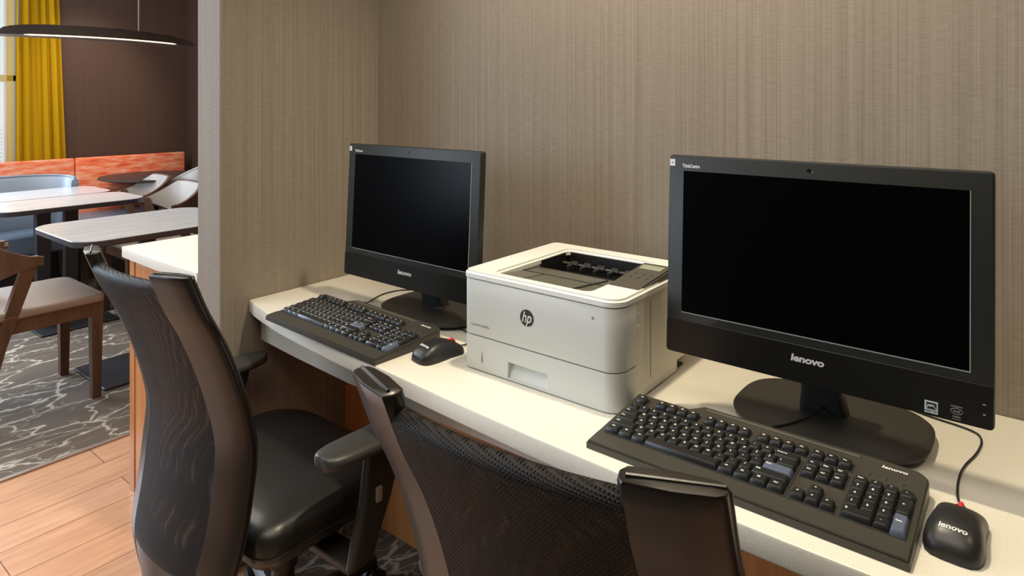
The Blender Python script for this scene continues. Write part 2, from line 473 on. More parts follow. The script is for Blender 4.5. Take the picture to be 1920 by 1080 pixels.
# tables
def dining_table(x0, x1, y0, y1, label, plate, legs):
    cx, cy = (x0+x1)/2, (y0+y1)/2
    t = thing('dining_table', label, 'table', (cx, cy, .008), 0, 'rectangular tables of the dining area')
    w, d = (x1-x0)/2, (y1-y0)/2
    b = new(); pts = rrect(-w, -d, w, d, .11, 8); add_prism(b, pts, .690, .717, .003, 1, mi=0)
    for f in b.faces:
        if f.calc_center_median().z < .7165 and abs(f.normal.z) < .9 or f.normal.z < -.5: f.material_index = 1
    obj('tabletop', b, [M_TABLE, M_TABLE_EDGE], t)
    b = new(); add_prism(b, rrect(plate[0]-.19, plate[1]-.2, plate[0]+.19, plate[1]+.2, .01), 0, .012, .002, 1); obj('base_plate', b, M_METAL, t)
    for s in legs:
        b = new(); add_box(b, (s[0]-.02, s[1]-.036, .012), (s[0]+.02, s[1]+.036, .69), .004, 1); obj('leg', b, M_METAL, t)
    return t
dining_table(-1.96, -1.33, -.46, .31, 'pale oak table nearest the white counter, its top reflecting daylight', (-.065, -.02), [(-.065, .04)])
dining_table(-2.965, -2.50, -.46, .31, 'middle pale oak table with dark edge, before the last long table', (.01, .03), [(0, -.105), (0, .035)])
dining_table(-3.45, -2.975, -.46, .30, 'pale oak table farthest back, just before the coral banquette', (.0, .03), [(0, .03)])
t = thing('round_table', 'dark round table in front of the coral banquette end', 'table', (-3.60, .80, .008))
b = new(); add_lathe(b, [(0, .712), (.34, .712), (.37, .722), (.37, .732), (0, .732)], 48); obj('tabletop', b, M_DKWOOD, t)
b = new(); add_cyl(b, (0, 0, .01), (0, 0, .705), .035); obj('leg', b, M_METAL, t)
b = new(); add_lathe(b, [(0, 0), (.2, 0), (.2, .01), (.03, .018), (0, .018)], 32); obj('base_plate', b, M_METAL, t)

def mat_seat():
    return mat('brown_taupe_seat', (.27, .205, .165), .4)
# barrel-backed wooden dining chair, faces local +y
def make_dining_chair(label):
    t = thing('dining_chair', label, 'chair')
    b = new(); add_prism(b, rrect(-.235, -.22, .235, .21, (.03, .03, .06, .06), 5), .425, .462, .012, 3); obj('seat', b, mat_seat(), t)
    b = new(); add_ring_prism(b, rrect(-.215, -.215, .215, .195, .02, 4), rrect(-.185, -.185, .185, .165, .01, 4), .365, .425); obj('seat_frame', b, M_WALNUT, t)
    for s in (-1, 1):
        b = new(); add_loft(b, [[(s*.195-w, .18-w, z), (s*.195+w, .18-w, z), (s*.195+w, .18+w, z), (s*.195-w, .18+w, z)] for z, w in ((0, .017), (.425, .023))])
        obj('leg', b, M_WALNUT, t)
        b = new(); path = [((s*.205), -.25, 0, .019), ((s*.213), -.17, .33, .024), ((s*.228), -.085, .60, .026), ((s*.232), -.065, .672, .022)]
        add_loft(b, [[(x-.016, y-w, z), (x+.016, y-w, z), (x+.016, y+w, z), (x-.016, y+w, z)] for x, y, z, w in path]); obj('leg', b, M_WALNUT, t)
    def band(r_off, th, zlo_off, zhi_off, n=32):
        rings = []
        for i in range(n+1):
            a = PI*i/n        # 0 right arm .. pi left arm
            cxx = math.cos(a); sy = math.sin(a)
            x = (.235-r_off)*(abs(cxx)**.75)*(1 if cxx >= 0 else -1)
            y = -.03-(.235-r_off)*(sy**.75)
            nx, ny = cxx, -sy
            k = sy**1.4
            k = min(1, sy*1.2)**1.3; lo = .635-.085*k+zlo_off; hi = .668+.112*k+zhi_off
            rings.append([(x, y, lo), (x+nx*th, y+ny*th, lo+.0), (x+nx*th*1.0+nx*.012*k, y+ny*th+ny*.012*k, hi), (x+nx*.012*k, y+ny*.012*k, hi)])
        b = new(); add_loft(b, rings); return b
    obj('back_band', band(0, .018, 0, 0), M_WALNUT, t, ang=50)
    obj('back_pad', band(.012, .011, .012, -.006), M_SEATPAD, t, ang=50)
    return t
dc = make_dining_chair('walnut dining chair with taupe seat, nearest, tucked under the nearest table')
dc.location = (-1.69, -.52, .008)
dc['group'] = 'walnut barrel-back dining chairs'
dup(dc, (-2.60, .350, .008), PI-.03, 'barrel-back dining chair beside the partition, at the end of the middle table')
dup(dc, (-3.17, .41, .008), PI-.12, 'barrel-back dining chair farther back, between middle and round tables')

def shell_chair(name, label, loc, rz, w, ztop, m, pipe, y0=.08, dp=.85, zarm=.66):
    t = thing(name, label, 'armchair', loc, rz)
    n = 28; rings = []; top = []
    for i in range(n+1):
        a = PI*i/n; c, s_ = math.cos(a), math.sin(a)
        x = w*(abs(c)**.7)*(1 if c >= 0 else -1); y = y0-(w*dp)*(s_**.8)
        hi = zarm+(ztop-zarm)*s_**.9; k = s_*.05
        rings.append([(x*.9, y*.9, .40), (x*.9+c*.05, y*.9-s_*.05, .40), (x+c*.045, y-s_*.045-k, hi-.02), (x+c*.022, y-s_*.022-k, hi), (x, y-k, hi-.02)])
        top.append((x+c*.022, y-s_*.022-k, hi+.002))
    b = new(); add_loft(b, rings); obj('backrest', b, m, t, ang=60)
    b = new(); add_tube(b, top, .008, 6); obj('piping', b, pipe, t)
    b = new(); add_prism(b, rrect(-w*.86, max(-w*.7, y0-w*dp*.8), w*.86, w*.75, .05, 5), .33, .45, .03, 3); obj('seat', b, m, t)
    for sx in (-1, 1):
        for sy in (-1, 1):
            b = new(); add_cyl(b, (sx*w*.72, sy*w*.55, 0), (sx*w*.66, sy*w*.5, .335), .013, 12, 0, .02); obj('leg', b, M_DKWOOD, t)
    return t
shell_chair('lounge_chair', 'blue grey curved-back chair behind the farthest long table', (-3.46, -.14, .008), -PI/2, .34, .795, M_VINYL, M_VINYL, 0, .36, .775)
shell_chair('lounge_chair', 'taupe curved-back chair with pale piping behind the partition edge', (-3.07, 1.0, .008), PI/2, .24, .87, M_TAUPE, M_SEATPAD, .24, 1.7, .67)

# hanging linear lamp: a shallow arc of dark wood with a warm led line on its lower near edge
t = thing('pendant_lamp', 'long curved dark wood pendant with warm glowing lower edge', 'lamp', (-1.96, -.11, 1.63))
n = 40; R_ = []; L_ = []
for i in range(n+1):
    u = -1+2*i/n; y = .46*u
    k = max(0, 1-abs(u)**6)**.5
    xn = -.06+.16*(1-u*u); wd = .10+.10*k
    h = .012+.040*k*(1 if u < .0 else 1-.45*u)
    R_.append([(xn, y, 0), (xn, y, h), (xn-wd, y, h), (xn-wd, y, 0)])
    if -.80 <= u <= .74: L_.append((xn+.001, y, -.001))
b = new(); add_loft(b, R_); obj('lamp_body', b, M_LAMP, t)
b = new(); add_tube(b, L_, [.001]+[.0035]*(len(L_)-2)+[.001], 6); obj('led_strip', b, M_LED, t)
for yy in (-.38, .15):
    b = new(); add_cyl(b, (-.03, yy, .02), (-.03, yy, 1.07), .004, 8); obj('suspension_rod', b, M_SEAM, t)

# ================================================================== COUNTER
t = thing('serving_counter', 'wood-panelled counter with cream stone top left of the partition', 'counter', (-.4, -.3, 0))
b = new(); pts = [(-.275, -.247), (-.15, -.252), (0, -.256), (.268, -.256), (.268, .9), (-.275, .9)]
add_prism(b, pts, .785, .822, .003, 2); obj('countertop', b, M_QUARTZ, t)
b = new(); add_box(b, (-.25, -.228, 0), (.266, .88, .785)); 
obj('cabinet_body', b, M_ORANGE, t)
b = new(); add_box(b, (-.252, -.232, 0), (-.215, -.226, .785), .002, 1); add_box(b, (-.205, -.231, .02), (.264, -.226, .77), .002, 1); obj('door', b, M_ORANGE, t)

# ================================================================== DESK
t = thing('desk', 'long cream stone-topped desk with bowed front edge along the wall', 'desk', (0, 0, 0))
edge = [(.002, -.472), (.05, -.486), (.12, -.501), (.22, -.518), (.334, -.532), (.48, -.546), (.642, -.557), (.85, -.572), (1.08, -.586), (1.3, -.594), (1.5, -.597), (1.8, -.594), (2.2, -.58), (2.6, -.56)]
b = new(); add_prism(b, edge+[(2.6, -.001), (.002, -.001)], .714, .75, .0035, 2); obj('worktop', b, M_QUARTZ, t, ang=40)
ap = [(.022, -.447), (.2, -.462), (.45, -.476), (.8, -.477), (2.58, -.478)]
b = new(); add_prism(b, ap+[(x, y+.03) for x, y in reversed(ap)], .634, .714); obj('apron', b, M_APRON, t, 'beige laminate rail below the stone top')
b = new(); add_box(b, (.002, -.14, .001), (2.58, -.12, .7135)); obj('modesty_panel', b, M_ORANGE, t, 'orange wood panel under the desk')
b = new(); add_box(b, (2.55, -.47, .008), (2.58, -.141, .633)); obj('side_panel', b, M_ORANGE, t)

# ================================================================== ALL-IN-ONE COMPUTERS
def make_computer(label):
    """origin: centre of the foot on the desk; screen plane faces -y"""
    t = thing('desktop_computer', label, 'computer', group=None)
    tilt = T(0, -.115, .1050) @ RX(-2.3)          # bottom edge of the housing front
    Wd, H = .2455, .361
    def P(bm): return bm
    # face coordinates: x right, y up (z world), z out of the face
    FM = tilt @ RX(90)
    b = new()
    add_prism(b, rrect(-Wd, 0, Wd, H, .0065, 4), -.019, 0, .003, 2)
    add_prism(b, rrect(-Wd+.03, .03, Wd-.03, H-.03, .02, 4), -.052, -.017, .012, 2)
    obj('housing', b, M_BEZ, t, M=FM)
    x0, x1, y0, y1 = -.2165, .2165, .0765, .3325
    b = new(); add_prism(b, rrect(-Wd+.001, .001, Wd-.001, .0615, .006, 4), -.002, .0012, .0006, 1); obj('chin_panel', b, M_CHIN, t, 'glossy black lower strip', M=FM)
    b = new(); add_prism(b, rrect(x0, y0, x1, y1, .001, 1), -.004, .0008); sc = obj('screen', b, M_SCREEN, t, 'switched-off black screen', M=FM)
    b = new(); add_box(b, (x0, y0-.0018, 0), (x1, y0, .0013)); add_box(b, (x1, y0-.0018, 0), (x1+.0015, y1, .0013)); obj('screen_edge', b, M_SCRFR, t, M=FM)
    b = new()
    join(b, text_bm('lenovo', .0185, .12, .0007, .0002, spacing=.98), T(.0, .0395, .0016) @ S(1.02, .82, 1))
    obj('maker_logo', b, M_LOGO, t, 'silver lenovo lettering', M=FM)
    b = new(); join(b, text_bm('ThinkCentre', .0088, 0, .00025), T(-.2025, .3415, .0005) @ S(.72, 1, 1)); obj('model_lettering', b, M_WHITE, t, M=FM)
    b = new(); add_box(b, (-.2435, .3405, 0), (-.2335, .3530, .0005)); add_box(b, (-.2405, .3455, .0005), (-.2365, .3480, .0007), mi=1); obj('sticker', b, [M_WHITE, M_GREYPR], t, 'small white sticker', M=FM)
    b = new(); add_lathe(b, [(0, 0), (.0035, 0), (.0035, .0008), (.0022, .0008), (.0020, .0003), (0, .0003)], 20, T(0, .3465, 0)); add_box(b, (.004, .3435, 0), (.0062, .3455, .0006), mi=1)
    obj('webcam', b, [M_CHIN, M_GREYPR], t, M=FM)
    # energy sticker: pale square with dark sweep, star stroke
    b = new(); e0, e1 = .1625, .0050
    add_box(b, (e0, e1, .0012), (e0+.0165, e1+.0175, .0015), mi=0)
    add_box(b, (e0+.0022, e1+.0058, .0015), (e0+.0148, e1+.0154, .0017), mi=1)
    arc = [(e0+.002+.0125*k/8, e1+.0068+.0055*math.sin(PI*k/8), .0018) for k in range(9)]
    add_tube(b, arc, .0005, 5, mi=0)
    arc = [(e0+.0035+.0085*k/8, e1+.0118-.0014*math.sin(PI*k/8), .0018) for k in range(9)]
    add_tube(b, arc, .0006, 5, mi=0)
    join(b, text_bm('ENERGY STAR', .0026, 0, .0001), T(e0+.0082, e1+.0030, .0018) @ S(.9, 1, 1), 1)
    obj('sticker', b, [mat('silver_sticker', (.55, .57, .54), .45), M_DGREY], t, 'silver square energy sticker', M=FM)
    b = new(); g0, g1 = .2015, .0165
    ring = [(g0+.0070*math.cos(2*PI*k/20), g1+.0042*math.sin(2*PI*k/20), .0016) for k in range(20)]
    add_tube(b, ring+ring[:1], .00045, 5)
    join(b, text_bm('intel', .0048, 0, .0002), T(g0, g1, .0016))
    add_box(b, (g0-.0070, g1+.0060, .0012), (g0+.0070, g1+.0074, .0015))
    join(b, text_bm('inside', .0040, 0, .0002), T(g0, g1-.0075, .0016)); add_box(b, (g0-.005, g1-.0118, .0012), (g0+.005, g1-.0108, .0015))
    obj('sticker', b, mat('dim_silver_sticker', (.20, .19, .17), .5), t, 'dim oval processor sticker', M=FM)
    for zz in (.034, .020):
        b = new(); add_box(b, (.232, zz, .0012), (.2355, zz+.0016, .0016)); obj('indicator', b, M_GREYPR, t, M=FM)
    # foot and neck
    b = new()
    def se(rx, ry, cy, e=3.0, n=56, yo=0):
        out = []
        for k in range(n):
            a = 2*PI*k/n; c, s_ = math.cos(a), math.sin(a)
            out.append((rx*abs(c)**(2/e)*(1 if c > 0 else -1), cy+ry*abs(s_)**(2/e)*(1 if s_ > 0 else -1)))
        return out
    rings = [[(x, y, z) for x, y in [(p[0]+.008, p[1]) for p in se(rx, ry, 0)]] for rx, ry, z in ((.134, .098, 0), (.153, .116, .010), (.155, .118, .016), (.152, .115, .0185), (.143, .108, .0205), (.05, .04, .024))]
    add_loft(b, rings); obj('foot', b, M_FOOT, t, ang=30)
    b = new(); add_loft(b, [[(x, y, z) for x, y in rrect(-w, yc-.018, w, yc+.018, .010, 4)] for z, w, yc in ((.018, .040, .0), (.06, .033, -.012), (.14, .033, -.035))]); 
    add_box(b, (-.05, -.075, .10), (.05, -.02, .19), .006, 2, RX(-3)); obj('neck', b, M_BLKPL, t)
    return t
comp = make_computer('black all-in-one computer right of the printer, wholly in view')
comp.location = (1.464, -.229, .75)
comp['group'] = 'all-in-one computers on the desk'
c2 = dup(comp, (.4976, -.2195, .75), math.radians(-.3), 'black all-in-one computer in the corner left of the printer')

for ch in list(c2.children):
    if ch.name.startswith('sticker') and 'white' not in ch.get('label', ''): bpy.data.objects.remove(ch); continue
    if not ch.name.startswith(('foot', 'neck')): ch.matrix_local = T(0, -.115, .0875) @ RX(-.7) @ T(0, .115, -.1050) @ ch.matrix_local

# ================================================================== KEYBOARD
def make_keyboard(label):
    """origin front-left corner on the desk; x right, y back"""
    t = thing('keyboard', label, 'keyboard', group='black keyboards on the desk')
    L = .455
    slope = math.radians(5.2)
    def zt(y): return .0105+.0 if y < 0 else .0118+(y/.20)*.0165
    out = [(0, .0), (L, .0), (L, .178)] + [(L-.022+.022*math.cos(a), .180+.022*math.sin(a)) for a in [math.radians(d) for d in (10, 30, 50, 70, 90)]] + [(.118, .202), (.098, .181), (0, .181)]
    t1 = new(); vs = [t1.verts.new((x, y, 0)) for x, y in out]; f = t1.faces.new(vs)
    r = bmesh.ops.extrude_face_region(t1, geom=[f])
    for v in [g for g in r['geom'] if isinstance(g, bmesh.types.BMVert)]:
        v.co.z = zt(v.co.y)
    bmesh.ops.recalc_face_normals(t1, faces=t1.faces)
    es = [e for e in t1.edges if min(v.co.z for v in e.verts) > .005]
    bmesh.ops.bevel(t1, geom=es, offset=.0022, segments=2, affect='EDGES')
    b = new(); join(b, t1); obj('body', b, M_KBD, t)
    # wells under the keys, a shade below the key tops
    def well(x0, y0, x1, y1):
        t2 = new(); add_box(t2, (x0, y0, 0), (x1, y1, .0006))
        for v in t2.verts: v.co.z += zt(v.co.y)+.00005
        return t2
    b = new()
    for q in ((.0095, .0365, .3005, .1345), (.0095, .143, .0335, .166), (.047, .143, .127, .166), (.1345, .143, .2135, .166), (.2205, .143, .3005, .166),
              (.3030, .0955, .3640, .1345), (.3030, .143, .3640, .166), (.3030, .0365, .3640, .0575), (.3220, .0575, .3450, .0755), (.3675, .0365, .4465, .1345)):
        join(b, well(*q))
    obj('key_well', b, M_DGREY, t)
    # palm rest strip
    t3 = new(); add_box(t3, (.002, .0015, 0), (L-.002, .0325, .0022))
    for v in t3.verts: v.co.z += zt(v.co.y)-.0008
    bmesh.ops.bevel(t3, geom=t3.edges[:], offset=.0008, segments=2, affect='EDGES')
    b = new(); join(b, t3); obj('palm_rest', b, M_KBD, t)
    t3 = new(); add_box(t3, (.125, .1885, 0), (.365, .1925, .0012))
    for v in t3.verts: v.co.z += zt(v.co.y)-.0002
    b = new(); join(b, t3); obj('rear_ridge', b, mat('warm_grey_strip', (.13, .12, .095), .35), t, 'lighter ridge along the back')
    U = .01905; X0 = .0115; YB = .0385
    RY_ = [YB, YB+U, YB+2*U, YB+3*U, YB+4*U, .1455]
    tiltM = Matrix.Rotation(math.atan(.0165/.20), 4, 'X')
    def key(x, row, w, leg, h=1.0, name='key', m=M_KEY, size=.0055):
        y = RY_[row]; ww = w*U; hh = h*U
        g = .0005; rings = []
        for z, i, yo in ((0, g, 0), (.0045, .0012, .0003), (.0075, .0028, .0006), (.0082, .0036, .0006)):
            rings.append([(p[0], p[1], z) for p in rrect(-ww/2+i, -hh/2+i*.8+yo, ww/2-i, hh/2-i*.9+yo, .0012, 2)])
        b = new(); add_loft(b, rings)
        if leg:
            sz = size if len(leg) == 1 else size*(.62 if len(leg) > 2 else .8)
            ox = 0 if w < 1.4 else -(ww/2-.0055-len(leg)*sz*.25)
            q = text_bm(leg, sz, 0, .00028)
            join(b, q, T(ox-.0010, .0022, .00835), 1)
        cx, cy = x+ww/2, y+hh/2
        M = T(cx, cy, zt(cy)+.0006) @ tiltM
        return obj(name, b, [m, M_LEG], t, None, 30, M)
    def row(r, x, items):
        for it in items:
            w, leg = it[0], it[1]
            if leg is not None: key(x, r, w, leg, 1, *(it[2:] if len(it) > 2 else ()))
            x += w*U
    row(5, X0, [(1, 'Esc'), (1, None)]+[(1, 'F%d' % i) for i in range(1, 5)]+[(.6, None)]+[(1, 'F%d' % i) for i in range(5, 9)]+[(.6, None)]+[(1, 'F%d' % i) for i in range(9, 13)])
    row(4, X0, [(1, c) for c in '`1234567890-=']+[(2, 'Backspace', 'backspace_key')])
    row(3, X0, [(1.5, 'Tab', 'tab_key')]+[(1, c) for c in 'QWERTYUIOP[]']+[(1.5, '\\')])
    row(2, X0, [(1.75, 'Caps', 'caps_lock_key')]+[(1, c) for c in "ASDFGHJKL;'"]+[(2.25, 'Enter', 'enter_key', M_KEYBLUE)])
    row(1, X0, [(2.25, 'Shift', 'shift_key')]+[(1, c) for c in 'ZXCVBNM,./']+[(2.75, 'Shift', 'shift_key')])
    row(0, X0, [(1.25, 'Ctrl', 'control_key'), (1.25, 'H'), (1.25, 'Alt'), (6.25, '', 'space_bar'), (1.25, 'Alt'), (1.25, 'H'), (1.25, 'M'), (1.25, 'Ctrl', 'control_key')])
    XN = .3050
    for r, its in ((5, ('Prt', 'Scr', 'Pau')), (4, ('Ins', 'Hm', 'PgU')), (3, ('Del', 'End', 'PgD'))):
        row(r, XN, [(1, c) for c in its])
    row(1, XN+U, [(1, '^')]); row(0, XN, [(1, '<'), (1, 'v'), (1, '>')])
    XP = .3695
    row(4, XP, [(1, 'Num'), (1, '/'), (1, '*'), (1, '-')])
    row(3, XP, [(1, '7'), (1, '8'), (1, '9')]); key(XP+3*U, 2, 1, '+', 2)
    row(2, XP, [(1, '4'), (1, '5'), (1, '6')]); row(1, XP, [(1, '1'), (1, '2'), (1, '3')]); key(XP+3*U, 0, 1, 'Enter', 2, 'enter_key', M_KEYBLUE)
    row(0, XP, [(2, '0'), (1, '.')])
    b = new(); join(b, text_bm('lenovo', .0110, .1, .0003), T(.412, .1845, zt(.1845)+.0004) @ tiltM @ S(1.1, .85, 1)); obj('maker_logo', b, M_WHITE, t, 'white lenovo lettering')
    for i in range(3):
        b = new(); add_lathe(b, [(0, 0), (.0045, 0), (.004, .0008), (0, .0012)], 20, T(.382+.0215*i, .150+.006, zt(.156)) @ tiltM); obj('indicator', b, M_KBD, t)
    return t
kb = make_keyboard('black keyboard in front of the right computer, nearest the camera')
kb.location = (1.180, -.560, .75); kb.rotation_euler.z = math.radians(-.4)
kb2 = dup(kb, (.196, -.538, .75), math.radians(-2.6), 'black keyboard in front of the corner computer, left of the printer')

# ================================================================== MICE
def make_mouse(label, cordpts):
    t = thing('computer_mouse', label, 'computer mouse', group='black mice on the desk')
    b = new(); rings = []; n = 22
    prof = [(-.0565, .010, .004), (-.0545, .021, .013), (-.048, .0285, .022), (-.035, .0325, .0305), (-.018, .0325, .0355), (0, .0305, .0365), (.018, .0290, .0335), (.034, .0295, .027), (.046, .0295, .0205), (.0535, .027, .0155), (.0560, .020, .010)]
    P = []
    for i in range(len(prof)-1):
        P.append(prof[i]); P.append(tuple((prof[i][k]+prof[i+1][k])/2 for k in range(3)))
    P.append(prof[-1])
    for y, w, h in P:
        r = []
        for k in range(n+1):
            a = PI*k/n; c, s_ = math.cos(a), math.sin(a)
            r.append((w*abs(c)**.62*(1 if c > 0 else -1), y, .0015+h*s_**.72))
        rings.append(r)
    add_loft(b, rings, True); o = obj('shell', b, M_MOUSE, t, ang=60)
    b = new(); add_tube(b, [(0, .036+.012*math.cos(a)-.002, .0205+.0085*math.sin(a)) for a in [PI*k/10 for k in range(11)]], .0032, 10); obj('scroll_wheel', b, M_RED, t, 'red wheel')
    b = new()
    q = text_bm('lenovo', .0098, .1, .0002)
    bmesh.ops.transform(q, matrix=S(1.15, .95, 1), verts=q.verts)
    for v in q.verts:
        x, y = v.co.x, v.co.y-.034
        v.co = Vector((x, y, 0))
        w = .0325; c = min(abs(x)/w, .99)**(1/.62); s_ = math.sqrt(1-c*c)
        hh = lerp([(p[0], p[2]) for p in prof], y)
        v.co.z = .0015+hh*s_**.72+.0005
    join(b, q); obj('maker_logo', b, M_WHITE, t, 'white lenovo lettering')
    for s in (-1, 1):
        b = new(); add_tube(b, [(s*.004, .054, .0150), (s*.0045, .040, .0262), (s*.004, .024, .0330)], .0005, 5); obj('button_groove', b, M_DGREY, t)
    b = new(); add_tube(b, cordpts, .0017, 8, smooth_it=2); obj('cord', b, M_CORD, t)
    return t
make_mouse('black mouse at the right end of the desk, with white lettering and red wheel',
           [(0, .053, .011), (-.002, .07, .007), (-.012, .10, .0022), (-.018, .15, .002), (-.018, .205, .002), (-.006, .265, .002), (-.004, .325, .002), (-.02, .352, .002), (-.09, .36, .002), (-.13, .375, .002)]).matrix_world = T(1.674, -.457, .75) @ RZ(-3)
make_mouse('black mouse between the left keyboard and the printer',
           [(0, .053, .011), (-.002, .068, .007), (-.010, .09, .0022), (-.024, .108, .002), (-.055, .135, .002), (-.11, .145, .002), (-.155, .142, .002), (-.175, .150, .012), (-.20, .160, .026), (-.235, .19, .029), (-.28, .23, .029), (-.285, .27, .029), (-.27, .31, .03)]).matrix_world = T(.718, -.437, .75) @ RZ(-10)
# keyboard leads
def mloc(o): return T(*o.location) @ Matrix.Rotation(o.rotation_euler.z, 4, 'Z')
b = new(); add_tube(b, [(1.404, -.354, .772), (1.424, -.330, .772), (1.445, -.30, .776), (1.462, -.27, .782), (1.474, -.235, .792), (1.478, -.215, .80)], .0019, 8, smooth_it=2)
o = obj('cord', b, M_CORD, kb); o.matrix_parent_inverse = mloc(kb).inverted()
b = new(); add_tube(b, [(.335, -.330, .772), (.322, -.318, .765), (.300, -.29, .754), (.278, -.25, .752), (.262, -.20, .752), (.27, -.15, .752), (.30, -.12, .752)], .0019, 8, smooth_it=2)
o = obj('cord', b, M_CORD, kb2); o.matrix_parent_inverse = mloc(kb2).inverted()

# ================================================================== PRINTER
t = thing('printer', 'cream white laser printer between the two computers', 'printer', (.797, -.44, .75))
Wp, Dp, Hp = .377, .352, .207
# rear body with undercut at the back bottom
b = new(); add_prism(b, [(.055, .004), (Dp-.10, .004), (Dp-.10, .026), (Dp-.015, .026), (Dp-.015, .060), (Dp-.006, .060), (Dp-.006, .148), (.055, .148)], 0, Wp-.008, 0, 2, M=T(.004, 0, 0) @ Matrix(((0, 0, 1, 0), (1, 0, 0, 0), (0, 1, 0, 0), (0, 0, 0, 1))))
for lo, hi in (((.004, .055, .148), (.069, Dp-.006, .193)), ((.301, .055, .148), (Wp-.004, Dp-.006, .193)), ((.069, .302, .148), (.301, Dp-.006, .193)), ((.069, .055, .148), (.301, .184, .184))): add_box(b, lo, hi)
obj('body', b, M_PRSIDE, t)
b = new(); add_prism(b, rrect(.0, .0, Wp, .065, (.034, .001, .001, .020), 10), .0745, .1905, .0015, 2); obj('front_door', b, M_PRG, t, 'pale front panel', ang=25)
# paper drawer with a real pull recess
b = new()
pts = rrect(.0, .0, Wp, .065, (.034, .001, .001, .020), 10)
add_prism(b, pts, .003, .0065); add_prism(b, pts, .0385, .0725)
# band between z .0065 and .0385 split around the recess x .123-.221
def seg(pp, z0, z1): add_prism(b, pp, z0, z1)
seg([(.0005, .020)]+[p for p in rrect(.0, .0, Wp, .065, (.034, .001, .001, .020), 10) if p[0] < .03 and p[1] < .02]+[(.123, 0), (.123, .064), (.0005, .064)], .0065, .0385)
seg([(.221, 0)]+[p for p in rrect(.0, .0, Wp, .065, (.034, .001, .001, .020), 10) if p[0] > Wp-.0345 and p[1] < .0345]+[(Wp, .064), (.221, .064)], .0065, .0385)
t2 = new(); add_box(t2, (.1235, .014, .0065), (.2205, .064, .0385)); 
for v in t2.verts:
    if v.co.y < .03 and v.co.z < .02: v.co.y = .004
join(b, t2)
obj('paper_drawer', b, M_PRG, t, 'paper drawer with recessed pull', ang=25)
b = new(); add_prism(b, rrect(.0015, .0015, Wp-.0015, .064, (.033, .001, .001, .019), 8), .055, .1925); obj('inner_frame', b, M_SEAM, t)
b = new(); add_box(b, (.012, .05, 0), (.365, .30, .004)); obj('foot', b, M_PRDK, t)
# top cover with opening
op = rrect(-.002, -.002, Wp+.001, Dp-.004, (.036, .02, .02, .022), 8)
ip = rrect(.072, .026, .298, .300, (.012, .006, .012, .012), 8)
b = new(); add_ring_prism(b, op, ip, .1930, Hp)
be = [e for e in b.edges if all(abs(v.co.z-Hp) < 1e-6 for v in e.verts) and len(set(round(v.co.x, 6) for v in e.verts)) >= 1 and len([f for f in e.link_faces if abs(f.normal.z) < .5]) == 1]
bmesh.ops.bevel(b, geom=be, offset=.005, segments=3, affect='EDGES')
obj('top_cover', b, M_PRW, t, 'bright white top cover with output opening', ang=40)
# recessed output tray: slopes down to the back
b = new(); 
t2 = new(); q = [t2.verts.new(p) for p in ((.070, .024, .2015), (.300, .024, .2015), (.300, .185, .1855), (.070, .185, .1855))]; t2.faces.new(q)
r = bmesh.ops.extrude_face_region(t2, geom=t2.faces[:])
for v in [g for g in r['geom'] if isinstance(g, bmesh.types.BMVert)]: v.co.z -= .004
bmesh.ops.recalc_face_normals(t2, faces=t2.faces); join(b, t2)
obj('output_tray', b, M_PRTRAY, t, 'grey sloping output tray')
def onslope(x, y): return .2015-(y-.024)*.016/.161+.0003
b = new()
for (xa, ya, xb, yb, w) in ((.07, .118, .298, .118, .0012), (.255, .03, .255, .17, .0025), (.13, .03, .13, .118, .0006)):
    add_tube(b, [(xa, ya, onslope(xa, ya)), (xb, yb, onslope(xb, yb))], w, 6)
obj('tray_groove', b, M_PRDK, t)
b = new(); add_box(b, (.069, .183, .150), (.301, .187, .186)); add_box(b, (.071, .186, .150), (.299, .302, .154)); add_box(b, (.071, .2985, .150), (.299, .302, .200)); add_box(b, (.069, .186, .150), (.072, .30, .2)); add_box(b, (.298, .186, .150), (.301, .30, .2))
obj('interior_well', b, M_PRDK, t)
for i in range(6):
    b = new(); x = .10+i*.036
    add_cyl(b, (x, .272, .180), (x+.018, .272, .180), .008, 16); add_box(b, (x+.004, .240, .172), (x+.010, .27, .183), .001, 1); obj('roller', b, mat('glossy_black_roller', (.03, .03, .03), .25) if i == 0 else bpy.data.materials['glossy_black_roller'], t)
b = new(); add_cyl(b, (.075, .272, .180), (.297, .272, .180), .003, 10); obj('roller_shaft', b, M_PRCP, t)
# control panel
b = new()
t2 = new(); vs = [t2.verts.new(p) for p in ((.302, .085, Hp+.001), (.372, .085, Hp+.001), (.374, .235, Hp+.016), (.306, .235, Hp+.016), (.302, .085, Hp-.006), (.372, .085, Hp-.006), (.374, .25, Hp-.006), (.306, .25, Hp-.006))]
for f in ((0, 1, 2, 3), (4, 5, 1, 0), (5, 6, 2, 1), (6, 7, 3, 2), (7, 4, 0, 3), (7, 6, 5, 4)): t2.faces.new([vs[i] for i in f])
bmesh.ops.recalc_face_normals(t2, faces=t2.faces); bmesh.ops.bevel(t2, geom=t2.edges[:], offset=.003, segments=2, affect='EDGES')
join(b, t2); cp = obj('control_panel', b, M_PRCP, t)
CM = T(.338, .16, Hp+.0088) @ RX(math.degrees(math.atan(.015/.15)))
b = new(); add_box(b, (-.024, .035, 0), (.024, .060, .0006)); obj('display', b, M_LCD, cp, M=CM)
for i in range(3):
    for j in range(2):
        b = new(); add_lathe(b, [(0, 0), (.0042, 0), (.0038, .001), (0, .0014)], 16, T(-.018+.018*i, .008-.022*j, .0)); obj('button', b, M_PRCP, cp, M=CM)
